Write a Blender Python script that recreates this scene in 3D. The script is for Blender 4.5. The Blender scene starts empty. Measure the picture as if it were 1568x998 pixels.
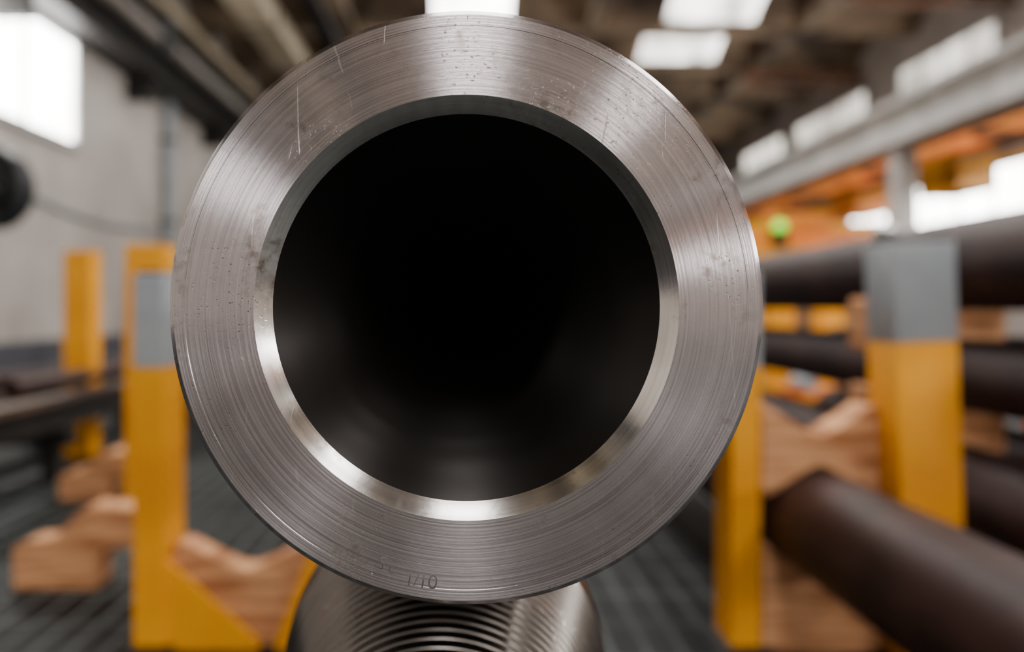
import bpy, bmesh, math, random
from mathutils import Vector, Matrix
random.seed(4)
H=0.95
# ---------------------------------------------------------------- materials
def newmat(name):
    m=bpy.data.materials.new(name); m.use_nodes=True
    nt=m.node_tree; b=nt.nodes['Principled BSDF']
    return m,nt,b
def N(nt,t,**kw):
    n=nt.nodes.new(t)
    for k,v in kw.items(): setattr(n,k,v)
    return n
def noise_mat(name,c1,c2,scale=5,rough=0.6,metal=0.0,bump=0.1,stretch=(1,1,1),detail=6,c3=None,spec=0.5,lo=.35,hi=.65):
    m,nt,b=newmat(name); L=nt.links
    tc=N(nt,'ShaderNodeTexCoord'); mp=N(nt,'ShaderNodeMapping'); mp.inputs['Scale'].default_value=stretch
    L.new(tc.outputs['Object'],mp.inputs['Vector'])
    no=N(nt,'ShaderNodeTexNoise'); no.inputs['Scale'].default_value=scale; no.inputs['Detail'].default_value=detail
    L.new(mp.outputs[0],no.inputs['Vector'])
    cr=N(nt,'ShaderNodeValToRGB'); e=cr.color_ramp.elements
    e[0].position=lo; e[0].color=(*c1,1); e[1].position=hi; e[1].color=(*c2,1)
    if c3:
        x=cr.color_ramp.elements.new(min(hi+.1,.95)); x.color=(*c3,1)
    L.new(no.outputs['Fac'],cr.inputs['Fac']); L.new(cr.outputs['Color'],b.inputs['Base Color'])
    b.inputs['Roughness'].default_value=rough; b.inputs['Metallic'].default_value=metal
    b.inputs['Specular IOR Level'].default_value=spec
    if bump:
        bp=N(nt,'ShaderNodeBump'); bp.inputs['Strength'].default_value=bump; bp.inputs['Distance'].default_value=.01
        L.new(no.outputs['Fac'],bp.inputs['Height']); L.new(bp.outputs[0],b.inputs['Normal'])
    return m
def emis(name,c,s,dirt=.85,sc=.8):
    m,nt,b=newmat(name)
    tc=N(nt,'ShaderNodeTexCoord'); no=N(nt,'ShaderNodeTexNoise'); no.inputs['Scale'].default_value=sc
    cr=N(nt,'ShaderNodeValToRGB'); e=cr.color_ramp.elements; e[0].position=.35; e[1].position=.62
    e[0].color=(c[0]*dirt,c[1]*dirt*.97,c[2]*dirt*.92,1); e[1].color=(*c,1)
    nt.links.new(tc.outputs['Object'],no.inputs['Vector']); nt.links.new(no.outputs['Fac'],cr.inputs['Fac'])
    nt.links.new(cr.outputs['Color'],b.inputs['Emission Color'])
    b.inputs['Base Color'].default_value=(.6,.65,.7,1); b.inputs['Emission Strength'].default_value=s
    return m

YEL=noise_mat('yellow_paint',(.80,.31,.001),(.96,.41,.002),3,.45,bump=.03,spec=.25)
YELD=noise_mat('worn_yellow_paint',(.6,.25,.01),(.8,.36,.01),4,.5,bump=.05)
GREY=noise_mat('grey_paint',(.28,.31,.34),(.38,.41,.44),4,.45,bump=.03)
WOOD=noise_mat('sawn_timber',(.34,.13,.05),(.80,.42,.21),5,.75,bump=.3,stretch=(1,.6,9),spec=.2)
PIPE=noise_mat('oxidised_pipe_steel',(.020,.007,.0055),(.045,.018,.014),5,.55,metal=.1,bump=.12,c3=(.07,.031,.025),spec=.35)
DARK=noise_mat('dark_steel',(.008,.007,.007),(.024,.020,.018),4,.55,metal=.3)
RUST=noise_mat('rusty_beam',(.08,.033,.015),(.28,.12,.05),2,.6)
RAIL=noise_mat('brown_rail_steel',(.03,.018,.012),(.12,.07,.045),2,.6)
ORNG=noise_mat('orange_paint',(.80,.19,.01),(1.0,.32,.02),3,.45)
WHTP=noise_mat('offwhite_girder_paint',(.45,.43,.41),(.66,.64,.61),2,.5)
GALV=noise_mat('galvanised_duct',(.38,.32,.22),(.58,.48,.34),2,.5,metal=.1)
ZINC=noise_mat('zinc_cap',(.5,.5,.5),(.7,.7,.7),8,.3,metal=.9)
BLK=noise_mat('black_paint',(.008,.009,.012),(.02,.022,.025),3,.5)
GRN,_,gb=newmat('green_signal'); gb.inputs['Base Color'].default_value=(.15,.8,.05,1); gb.inputs['Emission Color'].default_value=(.3,1,.03,1); gb.inputs['Emission Strength'].default_value=1.5
WALL=noise_mat('painted_plaster',(.41,.365,.33),(.58,.53,.49),.7,.8,bump=.05,detail=8)
WAIN=noise_mat('grey_wainscot_paint',(.05,.05,.06),(.09,.09,.105),1.5,.6)
CONC=noise_mat('mottled_concrete',(.028,.016,.009),(.33,.23,.145),.5,.85,bump=.1,detail=9,lo=.39,hi=.66)  # dark brown to beige patches, mixed at random
RIBM=noise_mat('concrete_rib',(.05,.033,.022),(.36,.265,.175),.8,.85,bump=.1)
PANE=emis('daylit_glazing',(1,.99,.97),18)
PANEC=emis('daylit_clerestory',(1,.92,.82),2.2,.3,.7)
SKY=emis('daylit_rooflight',(1,.98,.95),20,.35,.55)
SKYF=emis('dimmed_dusty_rooflight',(1,.94,.86),5.5,.13,1.1)  # mottled like dirty glass; glow also turned down to soften the front rooflights
FRM=noise_mat('window_frame_paint',(.35,.35,.34),(.5,.5,.49),2,.5)

# floor
FLOOR,nt,b=newmat('dark_grated_floor'); L=nt.links
tc=N(nt,'ShaderNodeTexCoord'); br=N(nt,'ShaderNodeTexBrick'); br.offset=0
br.inputs['Scale'].default_value=1; br.inputs['Brick Width'].default_value=.10; br.inputs['Row Height'].default_value=.24
br.inputs['Mortar Size'].default_value=.009; br.inputs['Mortar Smooth'].default_value=.2
br.inputs['Color1'].default_value=(.005,.006,.007,1); br.inputs['Color2'].default_value=(.008,.009,.009,1); br.inputs['Mortar'].default_value=(.12,.135,.13,1)
L.new(tc.outputs['Object'],br.inputs['Vector'])
no=N(nt,'ShaderNodeTexNoise'); no.inputs['Scale'].default_value=.8; no.inputs['Detail'].default_value=6
L.new(tc.outputs['Object'],no.inputs['Vector'])
cr=N(nt,'ShaderNodeValToRGB'); cr.color_ramp.elements[0].position=.4; cr.color_ramp.elements[1].position=.62
cr.color_ramp.elements[0].color=(.2,.2,.2,1); cr.color_ramp.elements[1].color=(1,1,1,1)
L.new(no.outputs['Fac'],cr.inputs['Fac'])
mx=N(nt,'ShaderNodeMix',data_type='RGBA',blend_type='MULTIPLY'); mx.inputs[0].default_value=1
L.new(br.outputs['Color'],mx.inputs[6]); L.new(cr.outputs['Color'],mx.inputs[7]); L.new(mx.outputs[2],b.inputs['Base Color'])
b.inputs['Roughness'].default_value=.6; b.inputs['Specular IOR Level'].default_value=.15

# turned steel (anisotropic lathe finish about local Y)
def turned(name,base,rough,aniso,stain,ring=1.0,darkc=(.20,.14,.11),scr=1.0,fine=.08,pt_=.8,lines=.3,lowmul=.70):
    m,nt,b=newmat(name); L=nt.links
    tc=N(nt,'ShaderNodeTexCoord'); sx=N(nt,'ShaderNodeSeparateXYZ'); L.new(tc.outputs['Object'],sx.inputs[0])
    def M(op,a,c=None,d=None):
        n=N(nt,'ShaderNodeMath',operation=op)
        for i,v in enumerate((a,c,d)):
            if v is None: continue
            if isinstance(v,(int,float)): n.inputs[i].default_value=v
            else: L.new(v,n.inputs[i])
        return n.outputs[0]
    def MR(v,a,c,o0=0.,o1=1.):
        n=N(nt,'ShaderNodeMapRange'); n.inputs['From Min'].default_value=a; n.inputs['From Max'].default_value=c
        n.inputs['To Min'].default_value=o0; n.inputs['To Max'].default_value=o1
        L.new(v,n.inputs['Value']); return n.outputs[0]
    def NO(scale,detail,vec=None,rgh=.5,off=0):
        n=N(nt,'ShaderNodeTexNoise'); n.inputs['Scale'].default_value=scale; n.inputs['Detail'].default_value=detail; n.inputs['Roughness'].default_value=rgh
        v=vec or tc.outputs['Object']
        if off:
            mp=N(nt,'ShaderNodeMapping'); mp.inputs['Location'].default_value=(off,off*.7,off*1.3); L.new(v,mp.inputs['Vector']); v=mp.outputs[0]
        L.new(v,n.inputs['Vector']); return n.outputs['Fac']
    r=M('SQRT',M('ADD',M('MULTIPLY',sx.outputs['X'],sx.outputs['X']),M('MULTIPLY',sx.outputs['Z'],sx.outputs['Z'])))
    nv=N(nt,'ShaderNodeCombineXYZ')
    L.new(M('DIVIDE',sx.outputs['X'],r),nv.inputs[0]); L.new(M('DIVIDE',sx.outputs['Z'],r),nv.inputs[1]); L.new(M('MULTIPLY',r,900),nv.inputs[2])
    rn=N(nt,'ShaderNodeTexNoise',noise_dimensions='1D'); rn.inputs['Scale'].default_value=900; rn.inputs['Detail'].default_value=3
    L.new(M('ADD',r,M('MULTIPLY',sx.outputs['Y'],1.0)),rn.inputs['W'])
    an=NO(1,2,nv.outputs[0])
    bl=NO(26,8,rgh=.65); b2=NO(170,5); b3=NO(9,5,off=3.1); pit=NO(620,3,off=1.7)
    stain_f=M('MULTIPLY',M('MULTIPLY',MR(bl,.53,.69),MR(b2,.42,.62)),stain)
    pits=M('MULTIPLY',M('MULTIPLY',MR(pit,.63,.70),MR(NO(14,3,off=7.7),.52,.62)),pt_)
    sc=None
    for (s,o,rot) in ((18,11.3,.6),(24,5.2,-.9),(30,2.9,1.4)):
        mp=N(nt,'ShaderNodeMapping'); mp.inputs['Rotation'].default_value=(0,rot,0); mp.inputs['Scale'].default_value=(1,1,.12); mp.inputs['Location'].default_value=(o,o,o)
        L.new(tc.outputs['Object'],mp.inputs['Vector'])
        f=NO(s,1,mp.outputs[0])
        line=MR(M('ABSOLUTE',M('SUBTRACT',f,.5)),.0,.003,1,0)
        msk=MR(NO(26,3,off=o+4),.58,.64)
        l=M('MULTIPLY',line,msk); sc=l if sc is None else M('MAXIMUM',sc,l)
    sc=M('MULTIPLY',sc,.35*scr)
    c1=N(nt,'ShaderNodeValToRGB'); e=c1.color_ramp.elements; e[0].position=.34; e[1].position=.66
    e[0].color=(base[0]*lowmul,base[1]*lowmul*.96,base[2]*lowmul*.975,1); e[1].color=(*base,1)
    L.new(M('ADD',M('ADD',M('MULTIPLY',an,lines),M('MULTIPLY',bl,.3)),M('MULTIPLY',b3,.7-lines)),c1.inputs['Fac'])
    mx=N(nt,'ShaderNodeMix',data_type='RGBA'); L.new(M('MAXIMUM',stain_f,pits),mx.inputs[0]); L.new(c1.outputs['Color'],mx.inputs[6]); mx.inputs[7].default_value=(*darkc,1)
    m2=N(nt,'ShaderNodeMix',data_type='RGBA'); L.new(sc,m2.inputs[0]); L.new(mx.outputs[2],m2.inputs[6]); m2.inputs[7].default_value=(.95,.93,.92,1)
    L.new(m2.outputs[2],b.inputs['Base Color'])
    b.inputs['Metallic'].default_value=1
    L.new(M('ADD',M('ADD',rough-.05,M('MULTIPLY',an,.06)),M('ADD',M('MULTIPLY',stain_f,.15),M('MULTIPLY',b3,.05))),b.inputs['Roughness'])
    b.inputs['Anisotropic'].default_value=aniso; b.inputs['Anisotropic Rotation'].default_value=.25
    tg=N(nt,'ShaderNodeTangent',direction_type='RADIAL',axis='Y'); L.new(tg.outputs[0],b.inputs['Tangent'])
    bp=N(nt,'ShaderNodeBump'); bp.inputs['Strength'].default_value=.10*ring; bp.inputs['Distance'].default_value=.0005
    L.new(M('ADD',M('ADD',rn.outputs['Fac'],M('MULTIPLY',b2,fine)),M('MULTIPLY',M('ADD',pits,sc),-.8)),bp.inputs['Height']); L.new(bp.outputs[0],b.inputs['Normal'])
    return m
FACE=turned('turned_steel_face',(.72,.68,.70),.24,1.0,.8,ring=1.8,lines=.42,lowmul=.56)
BEV=turned('turned_steel_bevel',(.82,.80,.77),.20,.75,1.0,fine=.5,lowmul=.6)
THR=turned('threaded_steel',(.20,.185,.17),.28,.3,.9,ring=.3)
THD=noise_mat('shaded_thread_root',(.02,.015,.012),(.07,.05,.04),40,.5,metal=.7,bump=0)  # dark groove colour stands in for shade so the threads show
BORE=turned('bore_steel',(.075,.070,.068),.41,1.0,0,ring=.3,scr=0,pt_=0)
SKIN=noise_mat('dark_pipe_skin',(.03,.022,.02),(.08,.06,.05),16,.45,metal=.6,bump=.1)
INK=noise_mat('stamped_mark',(.24,.215,.21),(.46,.43,.42),160,.45,metal=1,bump=0)

# ---------------------------------------------------------------- builder
class MB:
    def __init__(s,name,origin=(0,0,0)):
        s.name=name; s.bm=bmesh.new(); s.mats=[]; s.o=Vector(origin)
    def mi(s,m):
        if m not in s.mats: s.mats.append(m)
        return s.mats.index(m)
    def box(s,x0,x1,y0,y1,z0,z1,m,bev=0):
        t=bmesh.new(); bmesh.ops.create_cube(t,size=1)
        for v in t.verts: v.co=Vector(((x0+x1)/2+v.co.x*(x1-x0),(y0+y1)/2+v.co.y*(y1-y0),(z0+z1)/2+v.co.z*(z1-z0)))
        if bev: bmesh.ops.bevel(t,geom=t.edges[:],offset=bev,segments=2,affect='EDGES',profile=.5)
        s._merge(t,m); return s
    def _merge(s,t,m,mat=None):
        i=s.mi(m)
        for f in t.faces: f.material_index=i
        if mat is not None: t.transform(mat)
        me=bpy.data.meshes.new('t'); t.to_mesh(me); t.free(); s.bm.from_mesh(me); bpy.data.meshes.remove(me)
    def prism(s,pts,y0,y1,m,bev=0,axis='Y'):
        t=bmesh.new()
        def P(a,b,c): return (a,c,b) if axis=='Y' else (c,a,b)
        A=[t.verts.new(P(x,z,y0)) for x,z in pts]; B=[t.verts.new(P(x,z,y1)) for x,z in pts]
        t.faces.new(A); t.faces.new(B[::-1]); n=len(pts)
        for k in range(n): t.faces.new((A[k],B[k],B[(k+1)%n],A[(k+1)%n]))
        bmesh.ops.recalc_face_normals(t,faces=t.faces[:])
        if bev: bmesh.ops.bevel(t,geom=[e for e in t.edges if e.calc_face_angle(0)>.6],offset=bev,segments=2,affect='EDGES')
        s._merge(t,m); return s
    def rod(s,p0,p1,r,m,seg=16):
        p0=Vector(p0);p1=Vector(p1);d=p1-p0
        t=bmesh.new(); bmesh.ops.create_cone(t,cap_ends=True,segments=seg,radius1=r,radius2=r,depth=d.length)
        s._merge(t,m,Matrix.Translation((p0+p1)/2)@d.to_track_quat('Z','Y').to_matrix().to_4x4()); return s
    def revolve(s,prof,m,c=(0,0,0),seg=96,closed=False):
        """prof: list (r,y,[mat]) around Y through c"""
        rings=[]
        for p in prof:
            rings.append([s.bm.verts.new((c[0]+p[0]*math.cos(a),c[1]+p[1],c[2]+p[0]*math.sin(a))) for a in [2*math.pi*k/seg for k in range(seg)]])
        n=len(prof)
        for j in range(n if closed else n-1):
            q=(j+1)%n; mm=s.mi(prof[j][2] if len(prof[j])>2 else m)
            for k in range(seg):
                f=s.bm.faces.new((rings[j][k],rings[j][(k+1)%seg],rings[q][(k+1)%seg],rings[q][k])); f.material_index=mm
        return rings
    def done(s,smooth=None,recalc=True,parent=None):
        if recalc: bmesh.ops.recalc_face_normals(s.bm,faces=s.bm.faces[:])
        s.bm.transform(Matrix.Translation(-s.o))
        me=bpy.data.meshes.new(s.name); s.bm.to_mesh(me); s.bm.free()
        for m in s.mats: me.materials.append(m)
        if smooth:
            me.polygons.foreach_set('use_smooth',[True]*len(me.polygons)); me.set_sharp_from_angle(angle=math.radians(smooth))
        ob=bpy.data.objects.new(s.name,me); ob.location=s.o; bpy.context.scene.collection.objects.link(ob)
        if parent: ob.parent=parent; ob.matrix_parent_inverse=parent.matrix_world.inverted()
        return ob

# ---------------------------------------------------------------- room shell
XL,XR,YB,YF=-6.0,10.0,-24.0,44.0; ZR=7.0
m=MB('floor'); m.box(XL-.3,XR+.3,YB-.3,YF+.3,-.2,0,FLOOR); m.done()
m=MB('wall_left'); m.box(XL-.25,XL,YB,YF,.5,7.8,WALL); m.box(XL-.25,XL+.015,YB,YF,0,.5,WAIN); m.done()
m=MB('wall_right'); m.box(XR,XR+.25,YB,YF,0,7.8,WALL); m.done()
m=MB('wall_back'); m.box(XL-.25,XR+.25,YF,YF+.25,0,7.8,WALL); m.done()
m=MB('wall_front'); m.box(XL-.25,XR+.25,YB-.25,YB,0,7.8,WALL); m.done()
# ceiling: shallow transverse vaults, far slope glazed (rooflights)
bay=2.8; ybase=19.1-bay*15; y=ybase; cols=[(-.70,.95),(4.35,6.3)]
ribs=[]
xs=sorted({XL,XR,*[a for c in cols for a in c]})
cm=MB('ceiling'); sk=MB('window_1'); rise=.6
while y<YF:
    n=10
    for k in range(n):
        a0=-bay/2+bay*k/n; a1=-bay/2+bay*(k+1)/n
        z0=ZR+.02+rise*math.cos(math.pi*a0/bay); z1=ZR+.02+rise*math.cos(math.pi*a1/bay)
        for i in range(len(xs)-1):
            issky=(xs[i],xs[i+1]) in cols and (3<=k<=8 if y<18 else 5<=k<=8) and y<21
            if issky: t=sk; mat=SKY if (y<12 or i<3) else SKYF
            else: t=cm; mat=CONC
            vs=[t.bm.verts.new(c) for c in ((xs[i],y+a0,z0),(xs[i+1],y+a0,z0),(xs[i+1],y+a1,z1),(xs[i],y+a1,z1))]
            f=t.bm.faces.new(vs[::-1]); f.material_index=t.mi(mat)
    cm.box(XL,XR,y+bay/2-.12,y+bay/2+.12,ZR,ZR+.2,RIBM); ribs.append(y+bay/2)
    y+=bay
for x in (-2.6,2.8,7.4): cm.box(x-.15,x+.15,YB,YF,ZR,ZR+.25,RIBM)
cm.box(XL-.25,XR+.25,YB,YF,ZR+.75,ZR+.85,CONC)
cm.done(recalc=False); sk.done(recalc=False)
ribs=[q for q in ribs if YB+.5<q<YF-.5]

wn=[1]
def window(side,y0,y1,z0,z1,pane,nm=3):
    wn[0]+=1; m=MB('window_%d'%wn[0]); s=1 if side=='L' else -1; X=XL if side=='L' else XR
    def bx(a,b,*r): lo,hi=sorted((X+s*a,X+s*b)); m.box(lo,hi,*r)
    bx(0.0,.03,y0,y1,z0,z1,pane)
    for (c,d) in ((y0-.08,y0+.03),(y1-.03,y1+.08)): bx(0,.09,c,d,z0-.08,z1+.08,FRM)
    bx(0,.12,y0-.08,y1+.08,z0-.1,z0,FRM); bx(0,.09,y0-.08,y1+.08,z1,z1+.08,FRM)
    for k in range(1,nm): yy=y0+(y1-y0)*k/nm; bx(0,.06,yy-.02,yy+.02,z0,z1,FRM)
    m.done()
for y0 in (8.0,-16): window('L',y0,y0+4.1,3.44,4.92,PANE)
for (a,c) in ((-20,-15),(-13,-8),(-6,-1),(1,6)): window('R',a,c,2.6,5.2,PANE,4)  # unseen windows, made taller to brighten the right of the pipe face
for (a,c) in ((8,12.6),(14.0,18.2),(18.8,20.6),(22,26),(28,32)): window('R',a,c,2.75,3.62,PANE,4)
for (a,c) in ((-20,-15),(-13,-8),(-6,-1),(1,6),(8,13),(14.9,18.3),(19.8,24),(25,28.5)): window('R',a,c,5.75,6.35,PANEC,4)

m=MB('wall_downpipe'); m.rod((-5.86,15.7,0),(-5.86,15.7,6.8),.11,GREY,20)
for z in (1,2.6,4.2,5.8): m.box(-6,-5.73,15.58,15.82,z,z+.07,DARK)
m.done(40)
m=MB('crane_runway_beam'); m.box(-5.75,-5.35,YB+.1,YF-.1,5.42,5.48,DARK); m.box(-5.6,-5.5,YB+.1,YF-.1,5.0,5.45,DARK); m.box(-5.75,-5.35,YB+.1,YF-.1,4.96,5.02,DARK)
yy=YB+2
while yy<YF: m.box(-6,-5.5,yy,yy+.15,4.6,5.0,DARK); yy+=4
m.done()
m=MB('service_pipe'); m.rod((-4.9,YB+.1,5.9),(-4.9,YF-.1,5.9),.09,GALV); m.rod((-5.2,YB+.1,5.75),(-5.2,YF-.1,5.75),.06,DARK)
for yy in ribs: m.box(-5.35,-4.75,yy,yy+.05,5.99,6.03,DARK); m.rod((-4.77,yy,6),(-4.77,yy,6.99),.015,DARK,8)
m.done(40)
m=MB('ventilation_duct'); m.box(-4.15,-3.55,YB+1,YF-1,6.2,6.62,GALV)
for yy in ribs: m.box(-4.18,-3.52,yy,yy+.05,6.17,6.65,DARK); m.rod((-3.85,yy,6.62),(-3.85,yy,6.99),.015,DARK,8)
m.done(40)
m=MB('cable_tray'); m.box(-2.9,-2.6,YB+1,YF-1,6.3,6.34,DARK); m.box(-2.9,-2.87,YB+1,YF-1,6.3,6.42,DARK); m.box(-2.63,-2.6,YB+1,YF-1,6.3,6.42,DARK)
for yy in ribs: m.rod((-2.78,yy,6.34),(-2.78,yy,6.99),.02,DARK,8)
m.done()

# right crane runway
m=MB('crane_runway_girder')
m.box(4.35,4.75,YB+1,YF-1,3.02,3.08,WHTP); m.box(4.5,4.6,YB+1,YF-1,2.7,3.05,WHTP); m.box(4.35,4.75,YB+1,YF-1,2.62,2.69,WHTP); m.box(4.52,4.58,YB+1,YF-1,3.08,3.15,DARK)
for yy in (-14,-7,1.5,8.3,15,22,29,36):
    m.box(4.45,4.65,yy-.1,yy+.1,0,2.62,WHTP); m.box(4.35,4.75,yy-.2,yy+.2,0,.03,WHTP)
m.done()
m=MB('cable_rail')
m.box(5.3,5.5,YB+1,YF-1,2.62,2.80,ORNG); m.box(5.0,5.2,YB+1,YF-1,2.46,2.52,RUST); m.rod((5.75,YB+1,2.95),(5.75,YF-1,2.95),.07,RUST); m.box(5.0,5.06,YB+1,YF-1,2.28,2.37,YELD)
yy=YB+2; q=0
while yy<YF-2:
    m.box(4.76,5.8,yy,yy+.08,2.53,2.61,RUST); m.box(5.0,5.4,yy+.7,yy+1.4,2.15,2.55,(ORNG,RUST,YELD)[q%3]); yy+=2.1; q+=1
m.done()
m=MB('roof_truss')
for yy in (14.5,20.1):
    m.box(7.0,10,yy-.08,yy+.08,6.75,6.9,RUST); m.box(7.0,10,yy-.08,yy+.08,6.45,6.52,RUST)
    x=7.0
    while x<9.4:
        m.rod((x,yy,6.5),(x+.3,yy,6.85),.03,RUST,8); m.rod((x+.3,yy,6.85),(x+.6,yy,6.5),.03,RUST,8); x+=.6
m.done()

# ---------------------------------------------------------------- main pipe
YP=.398
m=MB('drill_pipe',(0,YP,H)); c=(0,YP,H)
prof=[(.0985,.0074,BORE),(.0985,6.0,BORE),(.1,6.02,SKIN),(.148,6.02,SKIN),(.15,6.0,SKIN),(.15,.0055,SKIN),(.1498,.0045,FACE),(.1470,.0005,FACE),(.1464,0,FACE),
 (.1411,0,FACE),(.1409,.00022,FACE),(.1403,.00022,FACE),(.1401,0,FACE),(.1064,0,BEV),(.1060,.0002,BEV)]
m.revolve(prof,FACE,c,seg=360,closed=True)
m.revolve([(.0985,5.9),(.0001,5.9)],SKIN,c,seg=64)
pipe=m.done(18)
m=MB('burr',(0,YP,H))
for ang,n in ((112,5),(61,6),(60,4),(75,3),(40,4),(-88,5),(-86,3),(20,3),(-35,3)):
    for k in range(n):
        a=math.radians(ang+random.uniform(-1.6,1.6)); r0=.1485; l=random.uniform(.0012,.0035); da=random.uniform(-.02,.02)
        p0=(r0*math.cos(a),YP+.001,H+r0*math.sin(a)); p1=((r0+l)*math.cos(a+da),YP+random.uniform(-.001,.001),H+(r0+l)*math.sin(a+da))
        m.rod(p0,p1,random.uniform(.00015,.0004),FACE,6)
m.done(parent=pipe)
def stamp(txt,ang,r,size):
    cu=bpy.data.curves.new('st','FONT'); cu.body=txt; cu.size=size; cu.extrude=.00012; cu.align_x='CENTER'; cu.align_y='CENTER'; cu.offset=-.00010
    o=bpy.data.objects.new('st',cu); bpy.context.scene.collection.objects.link(o)
    bpy.context.view_layer.update()
    me=bpy.data.meshes.new_from_object(o.evaluated_get(bpy.context.evaluated_depsgraph_get())); bpy.data.objects.remove(o)
    me.materials.clear(); me.materials.append(INK)
    ob=bpy.data.objects.new('stamped_number',me); bpy.context.scene.collection.objects.link(ob)
    a=math.radians(ang)
    rot=Matrix.Rotation(-(a-math.radians(90)),4,'Y')@Matrix.Rotation(math.radians(90),4,'X')
    ob.matrix_world=Matrix.Translation((r*math.cos(a),YP-.0000,H+r*math.sin(a)))@rot
    mw=ob.matrix_world.copy(); ob.parent=pipe; ob.matrix_parent_inverse=Matrix.Translation((0,-YP,-H)); ob.matrix_world=mw
stamp('0',263,.1375,.0105); stamp('1',261,.1378,.0105); stamp('/',259.6,.1375,.010); stamp('1',258.2,.1378,.0105); stamp('2',254,.1345,.009); stamp('5',251.7,.1338,.009)

# lower pipe with threaded pin
cz=H-.2737; cx=-.016
m=MB('threaded_pipe',(cx,.6,cz)); c=(cx,0,cz)
def rr(y): return .122-.26*(.60-y)
prof=[(.035,4.5,SKIN),(.035,.37,BORE),(rr(.365)-.003,.36,THR),(rr(.365),.362,THR)]
y=.368; pt=.0078
while y<.590:
    prof+=[(rr(y)+.0003,y,THD),(rr(y)-.0030,y+pt*.30,THD),(rr(y)-.0027,y+pt*.38,THR),(rr(y)+.0006,y+pt*.60,THR),(rr(y)+.0020,y+pt*.9,THR)]; y+=pt
prof+=[(.1205,.612,THR),(.1235,.62,SKIN),(.124,.64,SKIN),(.124,4.5,SKIN)]
m.revolve(prof,THR,c,seg=200,closed=True); m.done(25)

def trestle(y0):
    m=MB('pipe_trestle'); zt=cz-.124
    m.prism([(-.17,zt-.1),(.14,zt-.1),(.14,zt+.06),(.115,zt+.06),(-.016+.03,zt-.001),(-.016-.03,zt-.001),(-.147,zt+.06),(-.17,zt+.06)],y0-.04,y0+.04,YELD)
    for s in (-1,1): m.box(-.016+s*.11-.03,-.016+s*.11+.03,y0-.03,y0+.03,0,zt-.1,YELD)
    m.box(-.19,.16,y0-.08,y0+.08,0,.02,DARK); m.box(-.13,.1,y0-.02,y0+.02,.2,.25,YELD); m.done()
trestle(1.5); trestle(3.9)

# ---------------------------------------------------------------- stanchions
def stanchion(x0,x1,y0,y1,zt,grey=.25,gus=0,mat=YEL,gh=.25,tilt=0,cap=False):
    """box-section post with painted head, base plate and optional gusset"""
    m=MB('rack_stanchion',((x0+x1)/2,(y0+y1)/2,0))
    zg=zt-grey if grey else zt
    m.box(x0,x1,y0,y1,0,zg,mat,.004)
    if grey: m.box(x0-.001,x1+.001,y0-.001,y1+.001,zg-.002,zt,GREY,.005); m.box(x0+.01,x1-.01,y0+.01,y1-.01,zt-.004,zt+.008,DARK)
    if cap:
        m.rod((x0+.035,y0+.1,zt),(x0+.035,y0+.1,zt+.03),.02,ZINC)
        t=bmesh.new(); bmesh.ops.create_uvsphere(t,u_segments=20,v_segments=12,radius=.035); m._merge(t,ZINC,Matrix.Translation((x0+.035,y0+.1,zt+.035))@Matrix.Scale(.7,4,(0,0,1)))
    if gus:
        xe=x1 if gus>0 else x0; s=1 if gus>0 else -1; g=abs(gus)
        P=[(xe-s*.01,0),(xe+s*g,0),(xe+s*g,.02),(xe+s*.0,.02+gh),(xe-s*.01,.02+gh)]
        m.prism(P,y0+.01,y0+.03,mat); m.prism(P,y1-.02,y1,mat)
    m.box(x0-.03,x1+.03,y0-.03,y1+.03,0,.015,DARK)
    o=m.done(40 if cap else None)
    if tilt: o.rotation_euler=(0,math.radians(tilt),0)
    return o
stanchion(-.921,-.837,2.2,2.369,1.045,.26,gus=.26,gh=.23)
stanchion(-.40,-.33,2.2,2.369,1.0,.26,gus=-.13,gh=.34)
stanchion(-1.46,-1.29,3.4,3.55,1.22,0)
stanchion(-2.53,-2.36,5.0,5.15,1.31,0)
stanchion(.732,.813,2.2,2.345,1.045,.26)
stanchion(1.160,1.325,2.1,2.253,1.125,.265,tilt=-1.8,cap=True)
for (x,yy) in ((2.27,6.0),(2.75,6.2),(2.95,5.2),(3.3,7.5)): stanchion(x,x+.2,yy,yy+.15,1.06,0)
stanchion(2.5,2.66,6.7,6.85,1.05,0,mat=WHTP)
stanchion(1.78,1.9,5.2,5.3,1.0,0)

# ---------------------------------------------------------------- cradles
def notch(x0,x1,z,depth,r,flip=1,n=12,flat=.16):
    w=x1-x0; xc=(x0+x1)/2; pts=[(x0,z-flip*.012),(x0+.012,z)]
    hw=w*(.5-flat)
    pts.append((xc-hw,z))
    for k in range(1,n):
        t=-1+2*k/n
        s=(math.sqrt(t*t+.03)-math.sqrt(.03))/(math.sqrt(1.03)-math.sqrt(.03))
        pts.append((xc+t*hw,z-flip*depth*(1-s)))
    pts+= [(xc+hw,z),(x1-.012,z),(x1,z-flip*.012)]
    return pts
def cradle(x0,x1,y0,y1,z0,z1,top=.07,bot=0,mat=WOOD,flat=.12):
    m=MB('wooden_cradle',((x0+x1)/2,(y0+y1)/2,z0))
    P=notch(x0,x1,z1,top,0,flat=flat)
    if bot: Q=notch(x0,x1,z0,bot,0,-1,flat=flat)[::-1]
    else: Q=[(x1,z0),(x0,z0)]
    m.prism(P+Q,y0,y1,mat); return m.done(30)
cradle(.818,1.140,2.2,2.32,.43,.68,.085,.085,flat=.05)
cradle(.818,1.145,2.2,2.32,0,.29,.085,flat=.05)
for (ya,yb) in ((1.92,2.02),(2.75,2.87)):
    xa=1.44 if ya<2.5 else 1.38
    cradle(xa,2*1.62-xa,ya,yb,0,.28,.07); cradle(xa,2*1.62-xa,ya,yb,.44,.68,.065,.075); cradle(xa,2*1.62-xa,ya,yb,.80,.985,.05,.06)
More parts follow.
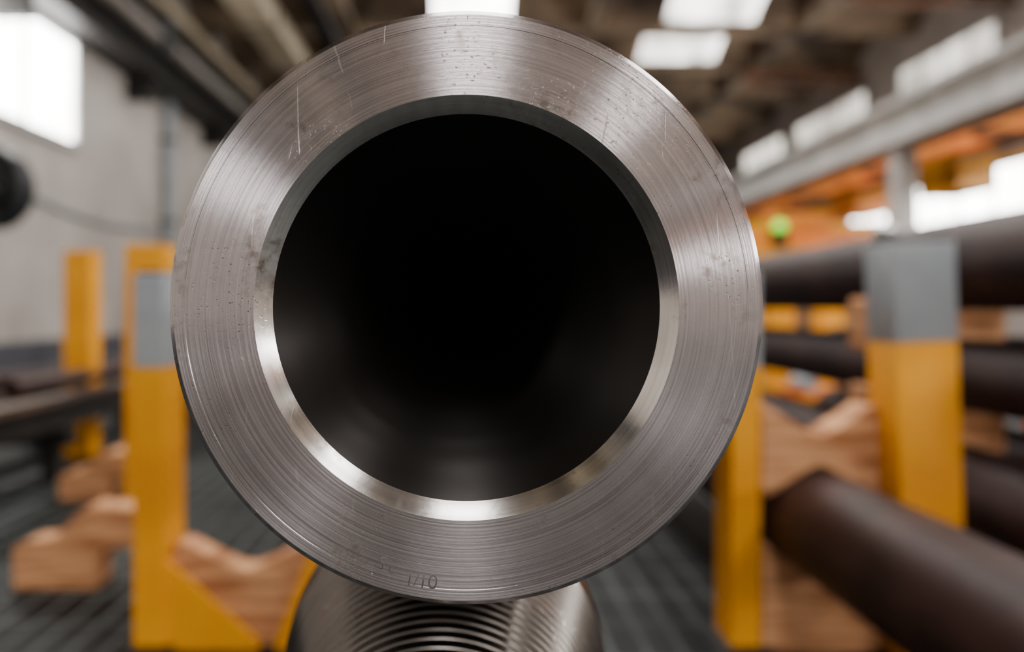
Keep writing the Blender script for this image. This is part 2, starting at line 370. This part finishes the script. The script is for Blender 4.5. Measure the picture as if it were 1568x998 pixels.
m=MB('wooden_cradle')
P=notch(-.825,-.415,.285,.075,0,flat=.08)
m.prism(P+[(-.415,0),(-.825,0)],2.245,2.33,WOOD); m.done(30)
def zigzag(x0,x1,y0,y1,h):
    m=MB('wooden_cradle',((x0+x1)/2,(y0+y1)/2,0)); w=x1-x0
    P=[(x0,0),(x0,h*.50),(x0+.10*w,h*.58),(x0+.33*w,h*.62),(x0+.50*w,h*.90),(x0+.60*w,h),(x1,h*.97),(x1,h*.52),(x0+.78*w,h*.50),(x0+.68*w,h*.42),(x0+.66*w,0)]
    m.prism(P,y0,y1,WOOD,.006); m.done(30)
zigzag(-1.53,-1.10,2.68,2.80,.28)
zigzag(-2.0,-1.63,3.9,4.1,.24)

# ---------------------------------------------------------------- stored pipes on right
def pipe_obj(x,z,r,y0,y1,wall=.03,mat=PIPE):
    m=MB('steel_pipe',(x,y0,z)); 
    m.revolve([(r-wall,y0,SKIN),(r-wall,y1,mat),(r-.004,y1,mat),(r,y1-.004,mat),(r,y0+.004,mat),(r-.004,y0,mat)],mat,(x,0,z),seg=96,closed=True); return m.done(30)
pipe_obj(.98,.358,.142,.75,4.6)
pipe_obj(1.62,.357,.146,1.6,4.6)
pipe_obj(1.62,.735,.115,1.75,4.6)
pipe_obj(1.62,1.086,.146,1.5,5.0)
pipe_obj(2.05,1.10,.146,2.4,4.4)
pipe_obj(2.05,.70,.146,2.4,4.4)
pipe_obj(2.05,.363,.146,2.4,4.4)

# ---------------------------------------------------------------- left rail rack
m=MB('steel_roller_rack')
for x in (-2.25,-2.62,-3.0):
    m.box(x-.06,x+.06,2.6,8.5,.43,.47,RAIL); m.box(x-.015,x+.015,2.6,8.5,.33,.45,DARK); m.box(x-.06,x+.06,2.6,8.5,.30,.34,DARK)
yy=3.0
while yy<8.5:
    m.box(-3.1,-2.15,yy,yy+.1,.20,.30,DARK)
    for x in (-3.05,-2.3): m.box(x,x+.08,yy+.01,yy+.09,0,.2,DARK)
    yy+=1.3
m.done()
m=MB('steel_pipe')
for i,x in enumerate((-2.4,-2.72)): m.revolve([(.03,4.2),(.03,8),(.05,8),(.05,4.2)],PIPE,(x,0,.52),seg=32,closed=True)
m.done(30)

# ---------------------------------------------------------------- wall fan & cable
m=MB('industrial_fan'); c=(-5.42,9.0,2.31); S=.86
m.revolve([(.50*S,-.12),(.53*S,-.14),(.56*S,-.12),(.56*S,.14),(.53*S,.16),(.50*S,.14)],BLK,c,seg=64,closed=True)
for r in (.13,.22,.31,.38): m.revolve([(r-.006,-.13),(r,-.137),(r+.006,-.13),(r,-.123)],BLK,c,seg=48,closed=True)
for k in range(12):
    a=k*math.pi/6; m.rod((c[0]+.05*math.cos(a),c[1]-.13,c[2]+.05*math.sin(a)),(c[0]+.45*math.cos(a),c[1]-.13,c[2]+.45*math.sin(a)),.006,BLK,6)
m.rod((c[0],c[1]-.15,c[2]),(c[0],c[1]+.2,c[2]),.10,GREY,24)
for k in range(5):
    a=k*2*math.pi/5; t=bmesh.new(); bmesh.ops.create_cube(t,size=1)
    for v in t.verts: v.co=Vector((.08+(v.co.x+.5)*.33,v.co.y*.015,v.co.z*(.12+.12*(v.co.x+.5))))
    m._merge(t,BLK,Matrix.Translation(c)@Matrix.Rotation(a,4,'Y')@Matrix.Rotation(math.radians(30),4,'X'))
m.revolve([(.43,.12),(.1,.13)],BLK,c,seg=48)
m.box(-6,-5.88,8.95,9.05,2.0,2.65,BLK); m.box(-5.98,-5.86,8.96,9.04,2.26,2.36,BLK)
m.done(30)
cu=bpy.data.curves.new('hanging_cable','CURVE'); cu.dimensions='3D'; cu.bevel_depth=.03
sp=cu.splines.new('POLY'); pts=[]
for k in range(25):
    t=k/24; yy=9.2+t*6.5; pts.append((-5.95,yy,2.75-.25*t-.55*4*t*(1-t)*.5))
sp.points.add(24)
for p,q in zip(sp.points,pts): p.co=(*q,1)
o=bpy.data.objects.new('hanging_cable',cu); cu.materials.append(GREY); bpy.context.scene.collection.objects.link(o)

# ---------------------------------------------------------------- orange machinery
m=MB('orange_gantry_machine')
m.box(3.2,4.3,9.2,9.6,1.62,1.80,ORNG,.01); m.box(3.55,4.25,9.25,9.55,1.82,2.05,ORNG,.01); m.box(3.1,4.3,9.1,9.2,1.52,1.66,YEL)
for x in (3.25,4.15): m.box(x,x+.12,9.3,9.45,0,1.62,ORNG)
m.box(3.2,4.3,9.3,9.4,.5,.62,ORNG); m.box(3.3,3.5,9.2,9.4,1.8,1.95,YEL)
t=bmesh.new(); bmesh.ops.create_uvsphere(t,u_segments=16,v_segments=10,radius=.075); m._merge(t,GRN,Matrix.Translation((3.58,9.1,1.87)))
m.box(3.51,3.65,9.02,9.2,1.66,1.82,DARK)
m.done(30)
m=MB('orange_gantry_machine')
m.box(4.9,6.6,12.2,12.6,1.7,2.1,ORNG,.01); m.box(4.9,6.6,12.15,12.2,2.1,2.25,YEL)
for x in (4.95,6.4): m.box(x,x+.15,12.3,12.5,0,1.7,ORNG)
m.box(5.3,5.8,12.1,12.2,1.3,1.7,RUST); m.done(30)
m=MB('orange_roller_table')
m.box(1.95,3.6,4.85,5.0,.36,.46,ORNG); m.box(1.95,3.6,4.70,4.75,.36,.42,YEL)
for x in (2.0,2.7,3.5): m.box(x,x+.07,4.7,5.0,0,.36,ORNG)
for k in range(6): m.rod((2.05+k*.27,4.73,.49),(2.05+k*.27,4.98,.49),.04,GREY,16)
m.done(30)

# ---------------------------------------------------------------- world, camera
w=bpy.data.worlds.new('World'); bpy.context.scene.world=w; w.use_nodes=True
w.node_tree.nodes['Background'].inputs[0].default_value=(.8,.85,.9,1); w.node_tree.nodes['Background'].inputs[1].default_value=.5
cam=bpy.data.cameras.new('camera'); co=bpy.data.objects.new('camera',cam); bpy.context.scene.collection.objects.link(co)
co.location=(0,0,H); co.rotation_euler=(math.radians(90),0,0)
cam.sensor_width=36; cam.lens=28; cam.shift_x=.0446; cam.shift_y=-.0179; cam.clip_start=.02
cam.dof.use_dof=True; cam.dof.focus_distance=.402; cam.dof.aperture_fstop=2.8
bpy.context.scene.camera=co
